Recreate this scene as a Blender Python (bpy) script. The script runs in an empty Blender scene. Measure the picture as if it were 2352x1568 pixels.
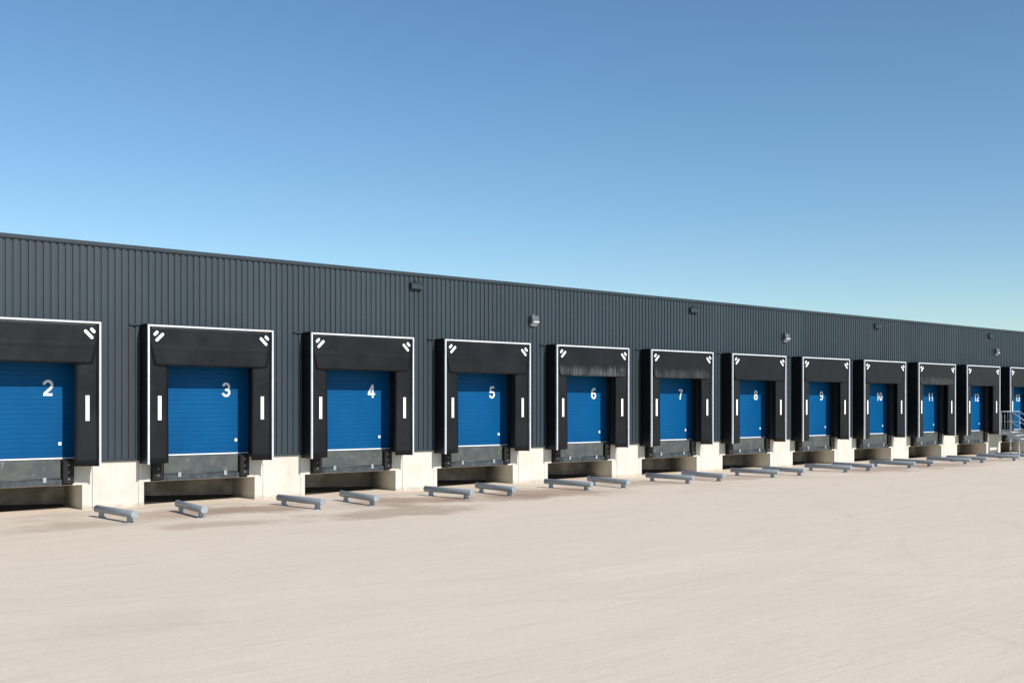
import bpy, bmesh, math, random
from mathutils import Vector
random.seed(4)
scene = bpy.context.scene
scene.view_settings.view_transform = 'Standard'
scene.view_settings.look = 'None'
scene.view_settings.exposure = 0
COL = scene.collection

# ------------------------------------------------------------------ shader helpers
class G:
    def __init__(s, name):
        s.m = bpy.data.materials.new(name); s.m.use_nodes = True
        s.t = s.m.node_tree; s.n = s.t.nodes; s.l = s.t.links
        s.b = s.n['Principled BSDF']
        s.co = s.n.new('ShaderNodeTexCoord').outputs['Object']
        s.pos = s.n.new('ShaderNodeNewGeometry').outputs['Position']
    def put(s, sock, v):
        if isinstance(v, bpy.types.NodeSocket): s.l.new(v, sock)
        else: sock.default_value = v
    def math(s, op, a, b=0.0, c=0.0, clamp=False):
        n = s.n.new('ShaderNodeMath'); n.operation = op; n.use_clamp = clamp
        s.put(n.inputs[0], a); s.put(n.inputs[1], b); s.put(n.inputs[2], c)
        return n.outputs[0]
    def noise(s, scale, detail=4, rough=0.55, stretch=None, vec=None, off=None):
        vec = vec or s.pos
        if stretch or off:
            mp = s.n.new('ShaderNodeMapping')
            mp.inputs['Scale'].default_value = stretch or (1, 1, 1)
            if off: mp.inputs['Rotation'].default_value = off
            s.l.new(vec, mp.inputs['Vector']); vec = mp.outputs[0]
        n = s.n.new('ShaderNodeTexNoise'); n.inputs['Scale'].default_value = scale
        n.inputs['Detail'].default_value = detail; n.inputs['Roughness'].default_value = rough
        s.l.new(vec, n.inputs['Vector']); return n.outputs[0]
    def ramp(s, f, a, b, lo=0.0, hi=1.0):
        n = s.n.new('ShaderNodeMapRange'); n.interpolation_type = 'SMOOTHSTEP'
        s.put(n.inputs[0], f); n.inputs[1].default_value = a; n.inputs[2].default_value = b
        n.inputs[3].default_value = lo; n.inputs[4].default_value = hi
        return n.outputs[0]
    def mix(s, f, a, b, mode='MIX'):
        n = s.n.new('ShaderNodeMix'); n.data_type = 'RGBA'; n.blend_type = mode
        s.put(n.inputs[0], f)
        for i, v in ((6, a), (7, b)):
            if isinstance(v, tuple): v = (*v, 1) if len(v) == 3 else v
            s.put(n.inputs[i], v)
        return n.outputs[2]
    def grey(s, v):
        n = s.n.new('ShaderNodeCombineColor')
        for i in range(3): s.put(n.inputs[i], v)
        return n.outputs[0]
    def sep(s, v=None):
        n = s.n.new('ShaderNodeSeparateXYZ'); s.l.new(v or s.pos, n.inputs[0]); return n.outputs
    def bump(s, h, strength=0.3, dist=0.01, prev=None):
        n = s.n.new('ShaderNodeBump'); n.inputs['Strength'].default_value = strength
        n.inputs['Distance'].default_value = dist; s.put(n.inputs['Height'], h)
        if prev: s.l.new(prev, n.inputs['Normal'])
        return n.outputs[0]
    def done(s, col, rough=0.6, metal=0.0, normal=None, spec=None):
        if isinstance(col, tuple): col = (*col, 1)
        s.put(s.b.inputs['Base Color'], col); s.put(s.b.inputs['Roughness'], rough)
        s.b.inputs['Metallic'].default_value = metal
        if spec is not None: s.b.inputs['Specular IOR Level'].default_value = spec
        if normal: s.l.new(normal, s.b.inputs['Normal'])
        return s.m

def mat_simple(name, c, rough=0.5, metal=0.0, var=0.15, scale=6, bump=0.0, spec=None):
    g = G(name); n = g.noise(scale, 5)
    f = g.ramp(n, 0.3, 0.7, 1 - var, 1 + var)
    col = g.mix(1.0, c, g.grey(f), 'MULTIPLY')
    nm = g.bump(g.noise(scale * 6, 3), bump, 0.01) if bump else None
    return g.done(col, rough, metal, nm, spec)

# ---- cladding
g = G('painted_cladding')
x, y, z = g.sep()
wn = g.n.new('ShaderNodeTexWhiteNoise'); wn.noise_dimensions = '1D'
g.l.new(g.math('FLOOR', g.math('DIVIDE', x, 1.0)), wn.inputs['W'])
pan = g.math('MULTIPLY_ADD', wn.outputs[0], 0.10, 0.95)
n1 = g.ramp(g.noise(0.5, 5, stretch=(1, 1, .3)), .3, .7, .93, 1.07)
f = g.math('MULTIPLY', pan, n1)
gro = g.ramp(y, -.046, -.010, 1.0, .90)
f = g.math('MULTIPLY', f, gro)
st = g.ramp(g.noise(3, 5, stretch=(3, 1, .12)), .55, .8, 0, .15)
c = g.mix(1.0, (.037, .051, .062), g.grey(f), 'MULTIPLY')
c = g.mix(st, c, (.068, .081, .091))
M_CLAD = g.done(c, g.ramp(g.noise(1.2, 4), .3, .7, .42, .52), 0, g.bump(g.noise(1.6, 2, stretch=(.6, 1, 1)), .12, .03), spec=.28)
M_TRIM = mat_simple('painted_roof_trim', (.031, .043, .052), .45, 0, .08, 1, spec=.3)

# ---- concrete wall
g = G('precast_concrete')
x, y, z = g.sep()
n = g.noise(1.3, 6, .6); n2 = g.noise(14, 5, .6)
c = g.mix(g.ramp(n, .3, .72), (.64, .61, .55), (.55, .515, .45))
c = g.mix(g.ramp(n2, .45, .75, 0, .22), c, (.40, .365, .31))
stk = g.math('MULTIPLY', g.ramp(g.noise(5, 4, stretch=(2.2, 2.2, .18)), .52, .72, 0, .35), g.ramp(z, .1, 1.1, .35, 1))
c = g.mix(stk, c, (.36, .33, .29))
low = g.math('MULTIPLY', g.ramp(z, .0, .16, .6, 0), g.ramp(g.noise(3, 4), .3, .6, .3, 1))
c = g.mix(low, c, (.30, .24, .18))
inn = g.math('MULTIPLY', g.ramp(y, .3, 1.2, 0, .88), g.ramp(g.noise(1.4, 4), .3, .62, .6, 1))  # pit interior shade painted into the concrete colour, darker with depth
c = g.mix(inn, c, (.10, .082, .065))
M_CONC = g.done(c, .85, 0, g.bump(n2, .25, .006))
M_GAP = mat_simple('joint_sealant', (.16, .15, .13), .9)
M_PITDARK = mat_simple('pit_dark_sheet', (.022, .020, .018), .95, 0, .5, 9, .4)

# ---- rubber
def rubber(name, dust=0.0):
    g = G(name); x, y, z = g.sep(g.co)
    wx = g.noise(1.5, 5); n2 = g.noise(30, 3)
    c = g.mix(g.ramp(wx, .35, .7), (.0038, .0044, .0064), (.0065, .0075, .0100))
    stk = g.noise(9, 5, .7, stretch=(3, 1, .16))
    c = g.mix(g.ramp(stk, .5, .8, 0, .12), c, (.030, .034, .040))
    if dust:
        edge = g.math('MULTIPLY', g.math('SUBTRACT', g.noise(2.3, 4, .7, stretch=(1, 1, .2)), .5), .5)
        zz = g.math('ADD', z, edge)
        patch = g.ramp(g.noise(1.9, 4, .65, stretch=(1, 1, .7)), .36, .60, .25, 1)
        d = g.math('MULTIPLY', g.math('MULTIPLY', g.ramp(stk, .38, .70, .2 * dust, dust), patch), g.ramp(zz, 2.48, 2.74, 1, 0))
        c = g.mix(d, c, (.19, .187, .182))
    nm = g.bump(g.noise(2.2, 3, stretch=(1, 1, .45)), .25, .04)
    nm = g.bump(n2, .12, .003, nm)
    return g.done(c, g.ramp(wx, .3, .7, .36, .5), 0, nm, spec=.28)
M_RUB = rubber('black_tarpaulin')
M_RUBD = rubber('dusty_tarpaulin', .6)
M_RUBE = rubber('lightly_dusty_tarpaulin', .32)
M_BUMP = mat_simple('black_rubber', (.010, .010, .010), .6, 0, .4, 12, .4, spec=.3)
M_HOLE = mat_simple('bolt_hole', (.12, .12, .12), .5)
M_FRAME = mat_simple('white_aluminium_frame', (.62, .64, .67), .4, 0, .08, 5)
M_MARK = mat_simple('white_reflective_marking', (.84, .85, .84), .5, 0, .04, 8)

# ---- door blue
g = G('blue_door_steel')
n = g.noise(.7, 4); fine = g.noise(55, 3)
c = g.mix(g.ramp(n, .3, .7), (.0005, .070, .200), (.0008, .082, .228))
c = g.mix(g.ramp(g.noise(5, 5, stretch=(1, 1, .25)), .55, .8, 0, .05), c, (.04, .12, .22))
M_BLUE = g.done(c, .5, 0, g.bump(fine, .18, .003), spec=.12)
M_WHITE = mat_simple('white_paint', (.80, .82, .84), .5, 0, .05, 8)
M_JAMB = mat_simple('dark_jamb', (.012, .013, .016), .5)
# ---- steel
g = G('galvanised_steel')
v = g.n.new('ShaderNodeTexVoronoi'); v.inputs['Scale'].default_value = 16; g.l.new(g.pos, v.inputs['Vector'])
c = g.mix(v.outputs['Distance'], (.37, .41, .435), (.25, .285, .31))
c = g.mix(g.ramp(g.noise(5, 5), .58, .78, 0, .5), c, (.22, .17, .13))
M_GALV = g.done(c, .5, .2, g.bump(g.noise(25, 3), .1, .005))
M_GALVL = mat_simple('bright_galvanised_steel', (.50, .54, .57), .45, .1, .1, 6)
g = G('chequered_steel')
x, y, z = g.sep()
ck = g.math('MULTIPLY', g.math('SINE', g.math('MULTIPLY', g.math('ADD', x, z), 120)), g.math('SINE', g.math('MULTIPLY', g.math('SUBTRACT', x, z), 120)))
ck = g.ramp(ck, .1, .6)
c = g.mix(g.ramp(g.noise(3, 6, .65), .35, .7), (.058, .070, .071), (.10, .108, .102))
c = g.mix(g.math('MULTIPLY', ck, .35), c, (.16, .17, .165))
c = g.mix(g.ramp(g.noise(7, 4), .62, .72, 0, .6), c, (.24, .24, .23))
M_CHK = g.done(c, .5, .2, g.bump(ck, .4, .006), spec=.3)
M_STEEL = mat_simple('painted_grey_steel', (.045, .055, .062), .5, .1, .35, 5, .1)
M_GLASS = mat_simple('floodlight_glass', (.55, .58, .60), .15)
M_LAMP = mat_simple('lamp_housing', (.10, .105, .11), .5)
M_ROOF = mat_simple('roof_membrane', (.2, .2, .21), .8)

# ---- ground
g = G('yard_concrete')
x, y, z = g.sep()
big = g.noise(.11, 5, .55); mid = g.noise(.55, 6, .65, stretch=(.45, 1.1, 1), off=(0, 0, .25))
strk = g.noise(1.3, 6, .68, stretch=(.14, 1.5, 1), off=(0, 0, .12))
strk2 = g.noise(2.2, 5, .65, stretch=(1.2, .12, 1), off=(0, 0, -.35))
strk3 = g.noise(7, 5, .7, stretch=(.07, 1.6, 1), off=(0, 0, .05))
brush = g.noise(26, 3, .6, stretch=(.04, 1.4, 1), off=(0, 0, .08))
fine = g.noise(45, 4, .8); fine2 = g.noise(12, 5, .8); grit = g.noise(110, 2, .8)
c = g.mix(g.ramp(big, .3, .7), (.765, .650, .510), (.725, .618, .490))
c = g.mix(g.ramp(mid, .42, .72, 0, .30), c, (.620, .520, .405))
c = g.mix(g.ramp(strk, .45, .75, 0, .42), c, (.83, .720, .58))
c = g.mix(g.ramp(strk3, .46, .68, 0, .48), c, (.60, .503, .395))
c = g.mix(g.ramp(strk2, .54, .78, 0, .28), c, (.58, .485, .38))
c = g.mix(g.ramp(brush, .42, .66, 0, .42), c, (.58, .49, .39))
c = g.mix(g.ramp(fine, .40, .68, 0, .50), c, (.53, .44, .345))
c = g.mix(g.ramp(grit, .5, .75, 0, .5), c, (.48, .40, .32))
c = g.mix(g.ramp(fine2, .5, .75, 0, .45), c, (.88, .78, .645))
speck = g.noise(9, 3, .8)
c = g.mix(g.ramp(speck, .67, .73, 0, .55), c, (.36, .29, .22))
wob = g.math('SUBTRACT', g.noise(.7, 6, .68), .5)
wob2 = g.math('SUBTRACT', g.noise(1.1, 5, .65, off=(0, 0, 1)), .5)
def spot(cx, cy, rx, ry, col, amt, soft=.55):
    global c
    dx = g.math('DIVIDE', g.math('SUBTRACT', x, cx), rx)
    dy = g.math('DIVIDE', g.math('SUBTRACT', y, cy), ry)
    d = g.math('SQRT', g.math('ADD', g.math('MULTIPLY', dx, dx), g.math('MULTIPLY', dy, dy)))
    d = g.math('ADD', d, g.math('MULTIPLY', wob, 2.4))
    m = g.math('MULTIPLY', g.ramp(d, 1 - soft, 1.15, 1, 0), g.ramp(strk3, .3, .65, amt, amt * .6))
    c = g.mix(m, c, col)
BR = (.30, .195, .14)
for a in [(10.3, -2.4, 1.8, 1.4, .6), (12.0, -2.4, 1.8, 1.2, .9), (14.2, -5.4, 3.0, 1.1, .7), (16.1, -3.0, 2.2, 1.4, .9), (18.6, -3.9, 2.0, 1.1, .6),
          (20.6, -3.4, 2.8, 1.7, .85), (25.5, -2.5, 2.2, 1.2, .55), (30, -2.6, 2.4, 1.3, .55), (38.5, -3.2, 3.0, 1.6, .75), (43, -3.2, 2.8, 1.6, .8), (48, -2.6, 2.4, 1.3, .6), (7.5, -3.4, 1.2, .9, .5), (9.8, -5.1, 1.7, .6, .5)]:
    spot(a[0], a[1], a[2], a[3], BR, a[4])
spot(4.4, -14.2, 1.3, .9, (.52, .46, .39), .35)
spot(12.5, -15.2, 2.6, .6, (.85, .74, .56), .2)
band = g.math('MULTIPLY', g.math('MULTIPLY', g.ramp(y, -7.5, -1.5, 0, 1), g.ramp(g.noise(.5, 5, .6, stretch=(.7, 1.3, 1)), .42, .68, 0, .45)), 1.0)
c = g.mix(band, c, (.43, .32, .245))
def ring(cx, cy, r, w, amt):
    global c
    dx = g.math('SUBTRACT', x, cx); dy = g.math('SUBTRACT', y, cy)
    d = g.math('SQRT', g.math('ADD', g.math('MULTIPLY', dx, dx), g.math('MULTIPLY', dy, dy)))
    d = g.math('ABSOLUTE', g.math('SUBTRACT', g.math('ADD', d, g.math('MULTIPLY', wob2, .25)), r))
    m = g.math('MULTIPLY', g.ramp(d, w * .4, w, amt * .75, 0), g.ramp(g.noise(.35, 3, off=(0, 0, r)), .42, .6, .15, 1))
    c = g.mix(m, c, (.48, .40, .32))
for r in [(24, -26, 13.5, .12, .2), (24, -26, 11.6, .12, .18), (33, -13, 6.8, .14, .3), (33, -13, 5.2, .12, .28), (2, -30, 17.5, .12, .2), (2, -30, 15.6, .12, .2),
          (40, -34, 25, .2, .2), (40, -34, 23, .2, .18), (12, -2, 12.5, .12, .18), (12, -2, 14.4, .12, .18)]:
    ring(*r)
M_GROUND = g.done(c, .9, 0, g.bump(g.math('ADD', g.math('ADD', fine, brush), strk), .25, .010), spec=.15)

# ------------------------------------------------------------------ mesh helpers
def box(bm, x0, x1, y0, y1, z0, z1, mi=0):
    v = [bm.verts.new(p) for p in ((x0, y0, z0), (x1, y0, z0), (x1, y1, z0), (x0, y1, z0), (x0, y0, z1), (x1, y0, z1), (x1, y1, z1), (x0, y1, z1))]
    for q in ((0, 3, 2, 1), (4, 5, 6, 7), (0, 1, 5, 4), (1, 2, 6, 5), (2, 3, 7, 6), (3, 0, 4, 7)):
        f = bm.faces.new([v[i] for i in q]); f.material_index = mi
def cyl(bm, p0, p1, r, seg=20, mi=0, smooth=True):
    p0 = Vector(p0); p1 = Vector(p1); d = (p1 - p0).normalized()
    up = Vector((0, 0, 1)) if abs(d.z) < .9 else Vector((1, 0, 0))
    a = d.cross(up).normalized(); b = d.cross(a).normalized()
    A = []; B = []
    for i in range(seg):
        t = 2 * math.pi * i / seg; o = (a * math.cos(t) + b * math.sin(t)) * r
        A.append(bm.verts.new(p0 + o)); B.append(bm.verts.new(p1 + o))
    for i in range(seg):
        f = bm.faces.new([A[i], A[(i + 1) % seg], B[(i + 1) % seg], B[i]]); f.smooth = smooth; f.material_index = mi
    bm.faces.new(A[::-1]).material_index = mi; bm.faces.new(B).material_index = mi
def mesh(name, build, mats):
    bm = bmesh.new(); build(bm)
    bmesh.ops.recalc_face_normals(bm, faces=bm.faces[:])
    me = bpy.data.meshes.new(name); bm.to_mesh(me); bm.free()
    for m in mats: me.materials.append(m)
    return me
def obj(name, me, parent=None, loc=(0, 0, 0)):
    o = bpy.data.objects.new(name, me); COL.objects.link(o)
    if parent: o.parent = parent
    o.location = loc
    return o
def thing(name, me, label, cat, loc=(0, 0, 0), group=None):
    o = obj(name, me, None, loc); o['label'] = label; o['category'] = cat
    if group: o['group'] = group
    return o
def bevel(o, w, seg=1):
    m = o.modifiers.new('b', 'BEVEL'); m.width = w; m.segments = seg; m.limit_method = 'ANGLE'
    return o

# ------------------------------------------------------------------ digits as bold strokes (unit: cap height 1)
def arc(cx, cy, rx, ry, a0, a1, k=18):
    return [(cx + rx * math.cos(math.radians(a0 + (a1 - a0) * i / k)), cy + ry * math.sin(math.radians(a0 + (a1 - a0) * i / k))) for i in range(k + 1)]
DIG = {
 '0': [arc(.30, .5, .205, .41, 0, 360, 36)],
 '1': [[(.36, 0), (.36, 1.0)], [(.35, .80), (.27, .76), (.12, .72)]],
 '2': [arc(.30, .68, .205, .24, 175, -25, 24) + [(.41, .44), (.30, .33), (.19, .22), (.125, .10)], [(.05, .08), (.53, .08)]],
 '3': [arc(.29, .71, .18, .21, 170, -85, 24) + [(.22, .505)], arc(.29, .30, .205, .22, 88, -170, 26)],
 '4': [[(.40, 0), (.40, 1.0)], [(.37, .95), (.08, .33)], [(.02, .285), (.58, .285)]],
 '5': [[(.51, .92), (.17, .92)], [(.185, .96), (.125, .46)], arc(.29, .325, .205, .24, 130, -165, 26)],
 '6': [arc(.30, .31, .20, .23, 0, 360, 32), arc(.33, .50, .235, .42, 50, 195, 24)],
 '7': [[(.06, .92), (.54, .92)], [(.49, .88), (.36, .62), (.27, .35), (.23, 0)]],
 '8': [arc(.30, .73, .165, .195, 0, 360, 28), arc(.30, .29, .205, .21, 0, 360, 30)],
 '9': [arc(.30, .69, .20, .23, 0, 360, 32), arc(.27, .50, .235, .42, -130, 15, 24)],
}
def number_mesh(txt, H=.38, sw=.158, WX=1.15):
    bm = bmesh.new(); ax = 0; layer = 0
    adv = .60 * WX
    tot = adv * len(txt)
    for ch in txt:
        for st in DIG[ch]:
            closed = (abs(st[0][0] - st[-1][0]) < 1e-6 and abs(st[0][1] - st[-1][1]) < 1e-6)
            pts = [Vector((p[0] * WX, p[1])) for p in st]
            if closed: pts = pts[:-1]
            L = []; R = []; n = len(pts)
            for i, p in enumerate(pts):
                if closed: d = pts[(i + 1) % n] - pts[i - 1]
                else: d = pts[min(i + 1, n - 1)] - pts[max(i - 1, 0)]
                d.normalize(); nn = Vector((-d.y, d.x)) * sw / 2
                for lst, q in ((L, p + nn), (R, p - nn)):
                    lst.append(bm.verts.new(((ax + q.x - tot / 2) * H, -.0006 * layer, (q.y - .5) * H)))
            for i in range(n if closed else n - 1):
                j = (i + 1) % n
                bm.faces.new([L[i], R[i], R[j], L[j]])
            layer += 1
        ax += adv
    me = bpy.data.meshes.new('door_number'); bm.to_mesh(me); bm.free(); me.materials.append(M_WHITE)
    return me

# ------------------------------------------------------------------ layout
P = 4.52; C3 = 11.75
docks = [(n, C3 + (n - 3) * P) for n in range(2, 14)]
XL, XR = -14.0, 96.0
ZT = 6.476; ZB = 1.16

def b(bm):
    v = [bm.verts.new(p) for p in ((-700, -700, 0), (800, -700, 0), (800, 800, 0), (-700, 800, 0))]
    bm.faces.new(v)
gr = obj('ground', mesh('ground', b, [M_GROUND])); gr['kind'] = 'structure'

# ------------------------------------------------------------------ warehouse
W = thing('warehouse', None, 'long dark grey ribbed metal warehouse with blue numbered loading doors', 'building')
PIT = .605
HALF = 1.4
openings = [(cx - HALF, cx + HALF) for _, cx in docks]
prof = []
xx = XL
while xx < XR:
    prof += [(xx, -.044), (xx + .098, -.044), (xx + .108, -.014), (xx + .158, -.014)]
    xx += .168
def yat(x):
    for i in range(len(prof) - 1):
        if prof[i][0] <= x <= prof[i + 1][0]:
            t = (x - prof[i][0]) / (prof[i + 1][0] - prof[i][0]); return prof[i][1] * (1 - t) + prof[i + 1][1] * t
    return -.044
def strip(bm, a, b_, z0, z1):
    pts = [(a, yat(a))] + [p for p in prof if a + .001 < p[0] < b_ - .001] + [(b_, yat(b_))]
    lo = [bm.verts.new((p[0], p[1], z0)) for p in pts]; hi = [bm.verts.new((p[0], p[1], z1)) for p in pts]
    for i in range(len(pts) - 1):
        bm.faces.new([lo[i], lo[i + 1], hi[i + 1], hi[i]])
def b(bm):
    strip(bm, XL, XR - .5, 4.2, ZT - .085)
    e = XL
    for a, c_ in openings:
        strip(bm, e, a, ZB, 4.2); e = c_
    strip(bm, e, XR - .5, ZB, 4.2)
obj('wall', mesh('wall', b, [M_CLAD]), W)
def b(bm):
    e = XL
    for a, c_ in openings + [(XR - .5, XR - .5)]:
        box(bm, e, a, .004, .2, ZB + .045, 4.2); e = c_
    box(bm, XL, XR - .5, .004, .2, 4.2, ZT - .12)
    box(bm, XL, XL + .2, .2, 60, 0, ZT - .12); box(bm, XR - .7, XR - .5, .2, 60, 0, ZT - .12)
    box(bm, XL + .2, XR - .7, 59.8, 60, 0, ZT - .12)
obj('inner_wall', mesh('inner_wall', b, [M_JAMB]), W)
def b(bm):
    xx = XL
    while xx < XR - .5:
        e = min(xx + 4.0, XR - .5)
        box(bm, xx, e - .006, -.080, .22, ZT - .09, ZT); xx = e
    box(bm, XL, XR - .5, -.058, .0, ZT - .112, ZT - .0905)
obj('roof_trim', mesh('roof_trim', b, [M_TRIM]), W)
obj('roof', mesh('roof', lambda bm: box(bm, XL + .01, XR - .51, .23, 59.9, ZT - .4, ZT - .12), [M_ROOF]), W)
e = XL
for a, c_ in openings + [(XR - .5, XR - .5)]:
    obj('base_trim', mesh('base_trim', lambda bm: box(bm, e, a, -.055, .0, ZB - .012, ZB + .04), [M_TRIM]), W); e = c_
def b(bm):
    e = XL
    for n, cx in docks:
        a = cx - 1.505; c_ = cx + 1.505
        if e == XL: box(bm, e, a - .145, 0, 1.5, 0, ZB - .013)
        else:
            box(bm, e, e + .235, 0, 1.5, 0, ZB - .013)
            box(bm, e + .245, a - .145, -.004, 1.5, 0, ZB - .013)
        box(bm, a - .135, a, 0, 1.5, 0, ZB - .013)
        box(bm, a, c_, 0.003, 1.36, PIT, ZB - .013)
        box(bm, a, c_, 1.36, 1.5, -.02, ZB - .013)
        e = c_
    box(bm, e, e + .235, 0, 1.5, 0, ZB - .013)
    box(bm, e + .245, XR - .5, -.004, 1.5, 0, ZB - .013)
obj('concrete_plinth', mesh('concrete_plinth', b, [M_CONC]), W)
me_j = mesh('joint', lambda bm: box(bm, -.02, .02, .015, .2, 0.004, ZB - .02), [M_GAP])
for n, cx in docks:
    for q in (cx - 1.505 - .14, cx + 1.505 + .24): obj('joint', me_j, W, (q, 0, 0))
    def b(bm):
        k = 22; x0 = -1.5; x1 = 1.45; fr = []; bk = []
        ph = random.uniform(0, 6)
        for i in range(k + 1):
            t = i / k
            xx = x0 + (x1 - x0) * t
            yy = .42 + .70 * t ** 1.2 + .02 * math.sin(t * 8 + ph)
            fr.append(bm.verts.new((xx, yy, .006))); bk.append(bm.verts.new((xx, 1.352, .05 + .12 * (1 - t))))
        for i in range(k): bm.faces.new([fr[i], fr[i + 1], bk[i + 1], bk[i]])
    obj('pit_dark_sheet', mesh('pit_dark_sheet', b, [M_PITDARK]), W, (cx, 0, 0))  # near-black sheet over the pit floor, rising against the back wall

DY = .15
def b(bm):
    z0 = 1.27; zt = 4.15; pts = []
    z = z0
    while z < zt:
        dep = .005; wd = .009; st = .115
        pts += [(z, DY + dep), (z + wd * .6, DY + dep), (z + wd * 1.3, DY), (z + st - .005, DY)]
        z += st
    L = [bm.verts.new((-HALF + .004, p[1], p[0])) for p in pts]; R = [bm.verts.new((HALF - .004, p[1], p[0])) for p in pts]
    for k in range(len(pts) - 1): bm.faces.new([L[k], R[k], R[k + 1], L[k + 1]])
    box(bm, -HALF + .004, HALF - .004, DY + .02, DY + .05, z0, zt)
me_door = mesh('loading_door', b, [M_BLUE])
me_seal = mesh('bottom_seal', lambda bm: box(bm, -HALF + .01, HALF - .01, DY - .012, DY + .03, 1.235, 1.268), [M_WHITE])
me_handle = mesh('door_handle', lambda bm: (box(bm, -.035, .035, -.012, 0, -.038, .038), box(bm, -.015, .015, -.022, -.012, -.012, .012)), [M_WHITE])
me_thr = mesh('threshold', lambda bm: box(bm, -HALF, HALF, .0, .6, ZB - .012, 1.225), [M_STEEL])
for n, cx in docks:
    d = obj('loading_door', me_door, W, (cx, 0, 0)); d['label'] = 'blue sectional door with white number %d' % n
    obj('bottom_seal', me_seal, d)
    obj('door_handle', me_handle, d, (1.03, DY, 1.60))
    obj('door_number', number_mesh(str(n)), d, (.76, DY - .004, 2.93))
    obj('threshold', me_thr, W, (cx, 0, 0))
def b(bm):
    box(bm, -.21, .21, -.15, -.047, -.09, .08)
    box(bm, -.222, .222, -.162, -.047, .082, .098)
    box(bm, -.04, .04, -.09, -.047, .10, .18)
me_ov = mesh('overflow_box', b, [M_TRIM])
for sx in (18.46, 31.06, 43.58, 54.2): bevel(obj('overflow_box', me_ov, W, (sx, 0, 6.07)), .008)
PD = obj('staff_door', mesh('staff_door', lambda bm: (box(bm, 54.42, 55.12, -.07, -.047, 1.21, 3.2),), [M_TRIM]), W)
obj('door_handle', mesh('lever_handle', lambda bm: (cyl(bm, (54.5, -.12, 2.2), (54.62, -.12, 2.2), .012, 8), cyl(bm, (54.5, -.07, 2.2), (54.5, -.12, 2.2), .012, 8)), [M_GALV]), PD)

# ------------------------------------------------------------------ dock shelters
SH = 1.695; ZS0, ZS1 = 1.07, 4.50; YF = -.60
def b(bm):
    w = .046
    box(bm, -SH, -SH + w, YF, YF + .06, ZS0 - .01, ZS1); box(bm, SH - w, SH, YF, YF + .06, ZS0 - .01, ZS1)
    box(bm, -SH + w, SH - w, YF, YF + .06, ZS1 - w, ZS1)
me_frame = mesh('frame', b, [M_FRAME])
def grid(bm, fx, nx, nz):
    R = [[bm.verts.new(fx(i / nx, j / nz)) for i in range(nx + 1)] for j in range(nz + 1)]
    for j in range(nz):
        for i in range(nx):
            f = bm.faces.new([R[j][i], R[j][i + 1], R[j + 1][i + 1], R[j + 1][i]]); f.smooth = True
def cover(bm):
    for sg in (-1, 1):
        xa = sg * (SH - .012)
        def fx(u, v, xa=xa, sg=sg):
            bow = .012 * math.sin(v * 9 + sg) * math.sin(u * math.pi)
            return (xa - sg * abs(bow), YF + .058 + u * (-.058 - YF + .012), ZS0 + v * (ZS1 - .02 - ZS0))
        grid(bm, fx, 4, 16)
    def ft(u, v): return (-SH + .012 + u * (2 * SH - .024), YF + .058 + v * (-.058 - YF + .012), ZS1 - .006 + .05 * v)
    grid(bm, ft, 12, 3)
me_cover = mesh('cover', cover, [M_RUB])
me_rail = mesh('wall_rail', lambda bm: (box(bm, -SH - .25, SH + .02, -.085, -.047, ZS1 + .0, ZS1 + .045), box(bm, -SH - .0, -SH + .04, -.54, -.085, ZS1 + .005, ZS1 + .03)), [M_TRIM])
CW = .55
def curt(sg, seed):
    def bb(bm):
        def fx(u, v):
            xa = SH - .046 - u * (CW + (.04 if sg > 0 else 0) - .046 + .006 * math.sin(v * 5 + seed) * (1 if u > .5 else 0))
            return (sg * xa, YF + .05 + .05 * u ** 2 + .005 * math.sin(v * 7 + seed * 2 + u * 3), ZS0 + .0 + .012 * u + v * (ZS1 - .06 - ZS0))
        grid(bm, fx, 6, 20)
    return bb
me_cl = mesh('side_curtain', curt(-1, 1.0), [M_RUB]); me_cr = mesh('side_curtain', curt(1, 2.3), [M_RUB])
def header(seed):
    def bb(bm):
        H = ZS1 - .055 - 3.50
        def fx(u, v):
            z = ZS1 - .050 - v * H
            t = max(0, (v - .4) / .6)
            hw = SH - .048 - .14 * t
            xx = -hw + 2 * hw * u
            yy = YF + .022 + .006 * v + .004 * v * math.sin(u * 9 + seed) * math.sin(v * 4 + 1) + .0015 * math.sin(u * 25 + seed)
            if .52 < v < .58: yy -= .005
            return (xx, yy, z - .006 * math.sin(u * math.pi) * v - ZB)
        grid(bm, fx, 30, 20)
    return bb
me_h = [mesh('header_curtain', header(s), [M_RUB]) for s in (0., 2., 4.)]
me_hd = {6: mesh('header_curtain', header(1.), [M_RUBD]), 7: mesh('header_curtain', header(3.), [M_RUBE])}
me_hd[11] = me_hd[7]
me_strip = mesh('reflective_strip', lambda bm: box(bm, -.045, .045, -.004, 0, -.30, .30), [M_MARK])
def pills(sg):
    def pill(bm, cx, cz, L, r):
        dx, dz = sg * math.sqrt(.5), math.sqrt(.5)
        pts = []
        for e in (1, -1):
            for k in range(9):
                a = -math.pi / 2 + math.pi * k / 8
                lx = e * (L / 2 - r + r * math.cos(a)); ly = e * r * math.sin(a)
                pts.append((cx + lx * dx - ly * dz, -.004, cz + lx * dz + ly * dx))
        f = [bm.verts.new(p) for p in pts]; bk = [bm.verts.new((p[0], .0, p[2])) for p in pts]
        bm.faces.new(f); bm.faces.new(bk[::-1])
        for i in range(len(f)): bm.faces.new([f[i], bk[i], bk[(i + 1) % len(f)], f[(i + 1) % len(f)]])
    def bb(bm):
        pill(bm, sg * .035, -.035, .28, .038)
        pill(bm, -sg * .06, .06, .15, .038)
    return bb
me_pl = mesh('corner_mark', pills(1), [M_MARK]); me_pr = mesh('corner_mark', pills(-1), [M_MARK])
def solid(o, t=.006):
    m = o.modifiers.new('s', 'SOLIDIFY'); m.thickness = t; m.offset = 0
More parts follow.
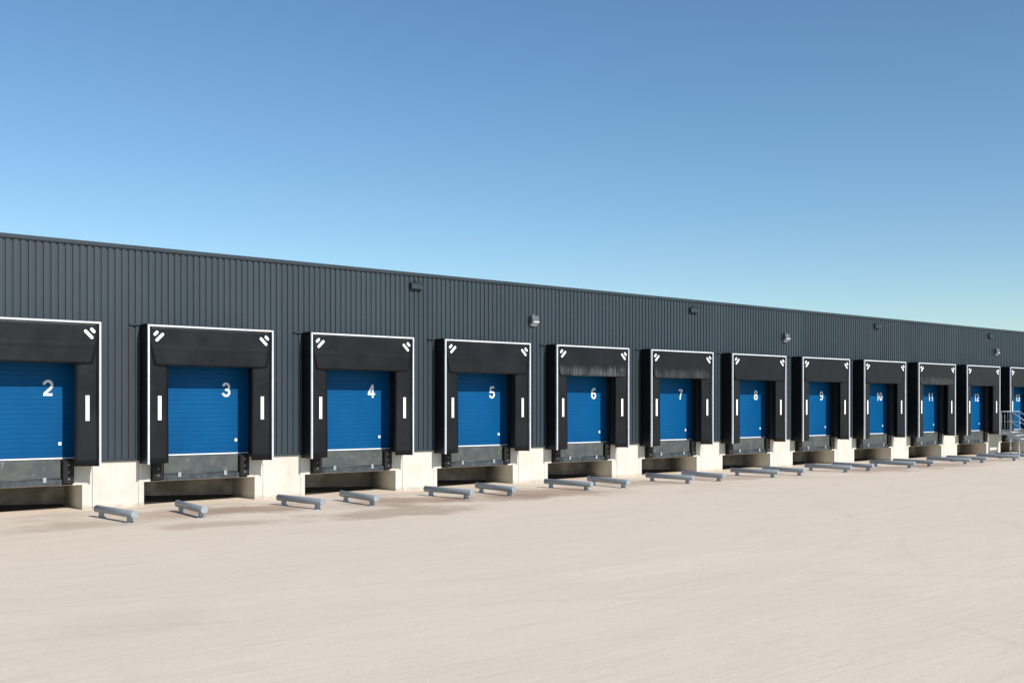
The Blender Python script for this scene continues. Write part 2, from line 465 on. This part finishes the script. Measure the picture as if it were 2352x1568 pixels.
for n, cx in docks:
    dusty = n in me_hd
    S = thing('dock_shelter', None, ('black dock shelter with pale dust streaks along its header curtain' if dusty else 'black tarpaulin dock shelter with white frame around loading door'), 'dock shelter', (cx + .06, 0, 0), 'dock shelters along the warehouse wall')
    bevel(obj('frame', me_frame, S), .006)
    obj('cover', me_cover, S); obj('wall_rail', me_rail, S)
    for sg, mc in ((-1, me_cl), (1, me_cr)):
        c_ = obj('side_curtain', mc, S); solid(c_)
        obj('reflective_strip', me_strip, c_, (sg * (SH - .31), YF + .046, 2.45))
    h = obj('header_curtain', me_hd[n] if dusty else me_h[n % 3], S, (0, 0, ZB)); solid(h)
    obj('corner_mark', me_pl, h, (-SH + .26, YF + .006, 4.23 - ZB)); obj('corner_mark', me_pr, h, (SH - .26, YF + .006, 4.23 - ZB))

# ------------------------------------------------------------------ dock levellers
def plate(bm):
    box(bm, -1.0, 1.0, -.10, -.055, .79, 1.222)
    box(bm, -1.0, 1.0, -.055, -.001, 1.19, 1.218)
me_lip = mesh('lip_plate', plate, [M_CHK])
def beam(bm):
    box(bm, -1.02, 1.02, -.14, -.001, .63, .76)
    cyl(bm, (-1.0, -.085, .775), (1.0, -.085, .775), .028, 12)
    for q in (-.93, 0, .93): box(bm, q - .02, q + .02, -.155, -.14, .64, .75)
me_beam = mesh('front_beam', beam, [M_STEEL])
me_keep = mesh('lip_keeper', lambda bm: (box(bm, -.04, .04, -.17, -.142, .70, .765), box(bm, -.04, .04, -.17, -.15, .765, .82)), [M_GALV])
def bumpm(bm):
    box(bm, -.125, .125, -.17, -.001, .66, 1.20)
    box(bm, -.14, .14, -.03, .0, .62, 1.23)
    for zz in (.76, .93, 1.10):
        cyl(bm, (0, -.178, zz), (0, -.168, zz), .028, 12, 1)
me_bp = mesh('rubber_bumper', bumpm, [M_BUMP, M_HOLE])
for n, cx in docks:
    L = thing('dock_leveller', None, 'grey chequered steel dock leveller with black rubber bumpers', 'dock leveller', (cx - .03, 0, 0), 'dock levellers below the loading doors')
    bevel(obj('lip_plate', me_lip, L), .006); obj('front_beam', me_beam, L)
    for q in (-.62, .62): obj('lip_keeper', me_keep, L, (q, 0, 0))
    for q in (-1.17, 1.17): bevel(obj('rubber_bumper', me_bp, L, (q, 0, 0)), .012, 2)

# ------------------------------------------------------------------ wheel guides
def pipe(bm):
    cyl(bm, (0, -.95, .19), (0, .95, .19), .079, 28)
    for q in (-.951, .951): cyl(bm, (0, q - .004, .19), (0, q + .004, .19), .084, 28)
me_pipe = mesh('guide_pipe', pipe, [M_GALV])
def foot(bm):
    box(bm, -.045, .045, -.05, .05, .012, .15); box(bm, -.11, .11, -.09, .09, .001, .014)
    for a in (-.08, .08): cyl(bm, (a, 0, .014), (a, 0, .03), .014, 8)
me_foot = mesh('support_foot', foot, [M_GALV])
for n, cx in docks:
    for sg in (-1, 1):
        if n == 2 and sg < 0: continue
        sh = -.14 if n == 2 else -.09
        Gd = thing('wheel_guide', None, 'galvanised steel pipe wheel guide bolted to the concrete yard', 'wheel guide', (cx + sh + sg * 1.42, -2.82 + random.uniform(-.03, .03), 0), 'wheel guides in front of the docks')
        Gd.rotation_euler = (0, 0, sg * (.085 + random.uniform(-.015, .015)))
        bevel(obj('guide_pipe', me_pipe, Gd), .006)
        for q in (-.72, .72): obj('support_foot', me_foot, Gd, (0, q, 0))

# ------------------------------------------------------------------ wall lamps
def house(bm):
    v = [(-.15, -.05, .16), (.15, -.05, .16), (.15, -.19, .16), (-.15, -.19, .16), (-.15, -.05, -.14), (.15, -.05, -.14), (.15, -.22, .0), (-.15, -.22, .0)]
    vs = [bm.verts.new(p) for p in v]
    for q in ((0, 1, 2, 3), (0, 4, 5, 1), (1, 5, 6, 2), (3, 2, 6, 7), (0, 3, 7, 4), (4, 7, 6, 5)): bm.faces.new([vs[i] for i in q])
    box(bm, -.04, .04, -.10, -.047, .16, .22)
me_lh = mesh('lamp_housing', house, [M_LAMP])
def glassm(bm):
    v = [(-.135, -.07, -.145), (.135, -.07, -.145), (.135, -.22, -.02), (-.135, -.22, -.02)]
    a = [bm.verts.new(p) for p in v]; c_ = [bm.verts.new((p[0] * .85, p[1] - .03, p[2] - .045)) for p in v]
    bm.faces.new(c_)
    for i in range(4): bm.faces.new([a[i], a[(i + 1) % 4], c_[(i + 1) % 4], c_[i]])
me_lg = mesh('lamp_glass', glassm, [M_GLASS])
for sx in (23.1, 36.75, 54.8):
    Lp = thing('wall_lamp', None, 'grey floodlight with pale glass mounted on the metal wall', 'wall lamp', (sx, 0, 5.28), 'wall lamps on the warehouse')
    bevel(obj('lamp_housing', me_lh, Lp), .01); obj('lamp_glass', me_lg, Lp)

# ------------------------------------------------------------------ staircase
ST = thing('metal_staircase', None, 'galvanised steel staircase with barred railing against the warehouse', 'staircase')
x0, x1 = 54.36, 55.32; yl = -1.05; NS = 7; RISE = 1.2 / NS; GO = .25
def b(bm):
    box(bm, x0, x1, yl, -.07, 1.16, 1.20)
    for xa in (x0, x1 - .05): box(bm, xa, xa + .05, yl, -.07, 1.03, 1.16)
    for xa in (x0 + .0, x1 - .06): box(bm, xa, xa + .06, yl + .001, yl + .06, 0, 1.03)
obj('landing', mesh('landing', b, [M_GALVL]), ST)
def b(bm):
    for i in range(1, NS):
        zt = 1.2 - i * RISE; ya = yl - (i - 1) * GO
        box(bm, x0 + .03, x1 - .03, ya - GO - .02, ya, zt - .03, zt)
obj('stair_treads', mesh('stair_treads', b, [M_GALVL]), ST)
for xa in (x0, x1 - .025):
    def b(bm):
        v = [(yl, 1.2), (yl, .98), (yl - GO * (NS - 1) - .05, 0.0), (yl - GO * (NS - 1) - .27, 0.0), (yl - GO * (NS - 1) - .05, .14)]
        A = [bm.verts.new((xa, p[0], p[1])) for p in v]; B = [bm.verts.new((xa + .025, p[0], p[1])) for p in v]
        bm.faces.new(A); bm.faces.new(B[::-1])
        for i in range(5): bm.faces.new([A[i], B[i], B[(i + 1) % 5], A[(i + 1) % 5]])
    obj('stringer', mesh('stringer', b, [M_GALVL]), ST)
for xa in (x0 + .02, x1 - .02):
    def b(bm):
        ye = yl - GO * (NS - 1) - .1; H = 1.02
        cyl(bm, (xa, -.1, 1.2 + H), (xa, yl, 1.2 + H), .026, 10)
        for hh in (0, -.5):
            cyl(bm, (xa, yl, 1.2 + H + hh), (xa, ye, .1 + H + hh), .028 if hh == 0 else .02, 10)
        for yy in (-.1, yl): cyl(bm, (xa, yy, 1.15), (xa, yy, 1.2 + H), .026, 10)
        cyl(bm, (xa, ye, 0), (xa, ye, .1 + H), .026, 10)
        if xa < 55:
            cyl(bm, (xa, -.1, 1.28), (xa, yl, 1.28), .018, 8)
            k = 6
            for i in range(1, k):
                yy = -.1 + (yl + .1) * i / k; cyl(bm, (xa, yy, 1.28), (xa, yy, 1.2 + H), .009, 6)
        else: cyl(bm, (xa, -.1, 1.7), (xa, yl, 1.7), .018, 8)
    obj('railing', mesh('railing', b, [M_GALVL]), ST)

# ------------------------------------------------------------------ light, sky, camera
EL = math.radians(37); AZ = math.radians(7)
sd = Vector((math.sin(AZ) * math.cos(EL), -math.cos(AZ) * math.cos(EL), math.sin(EL)))
li = bpy.data.lights.new('sun', 'SUN'); li.energy = 5.0; li.angle = math.radians(.5); li.color = (1, .955, .88)
so = bpy.data.objects.new('sun', li); COL.objects.link(so); so.location = (0, -40, 40)
so.rotation_euler = (-sd).to_track_quat('-Z', 'Y').to_euler()
w = bpy.data.worlds.new('World'); scene.world = w; w.use_nodes = True
nt = w.node_tree; bg = nt.nodes['Background']
sk = nt.nodes.new('ShaderNodeTexSky'); sk.sky_type = 'NISHITA'; sk.sun_disc = False
sk.sun_elevation = EL; sk.sun_rotation = math.pi - AZ; sk.air_density = 1.0; sk.dust_density = .2; sk.ozone_density = 2.8
hs = nt.nodes.new('ShaderNodeHueSaturation'); hs.inputs['Saturation'].default_value = 1.12
mx = nt.nodes.new('ShaderNodeMix'); mx.data_type = 'RGBA'; mx.blend_type = 'MULTIPLY'; mx.inputs[0].default_value = 1
mx.inputs[7].default_value = (.91, .965, .955, 1)
nt.links.new(sk.outputs[0], hs.inputs['Color']); nt.links.new(hs.outputs[0], mx.inputs[6])
nt.links.new(mx.outputs[2], bg.inputs[0]); bg.inputs[1].default_value = .136

cam = bpy.data.cameras.new('camera'); co = bpy.data.objects.new('camera', cam); COL.objects.link(co)
co.location = (0, -26.5, 2.5); co.rotation_euler = (math.radians(90), 0, math.radians(-(90 - 49.97)))
cam.sensor_width = 36; cam.lens = 2470 / 2352 * 36; cam.shift_y = 148 / 2352; cam.clip_end = 3000; cam.clip_start = .1
scene.camera = co
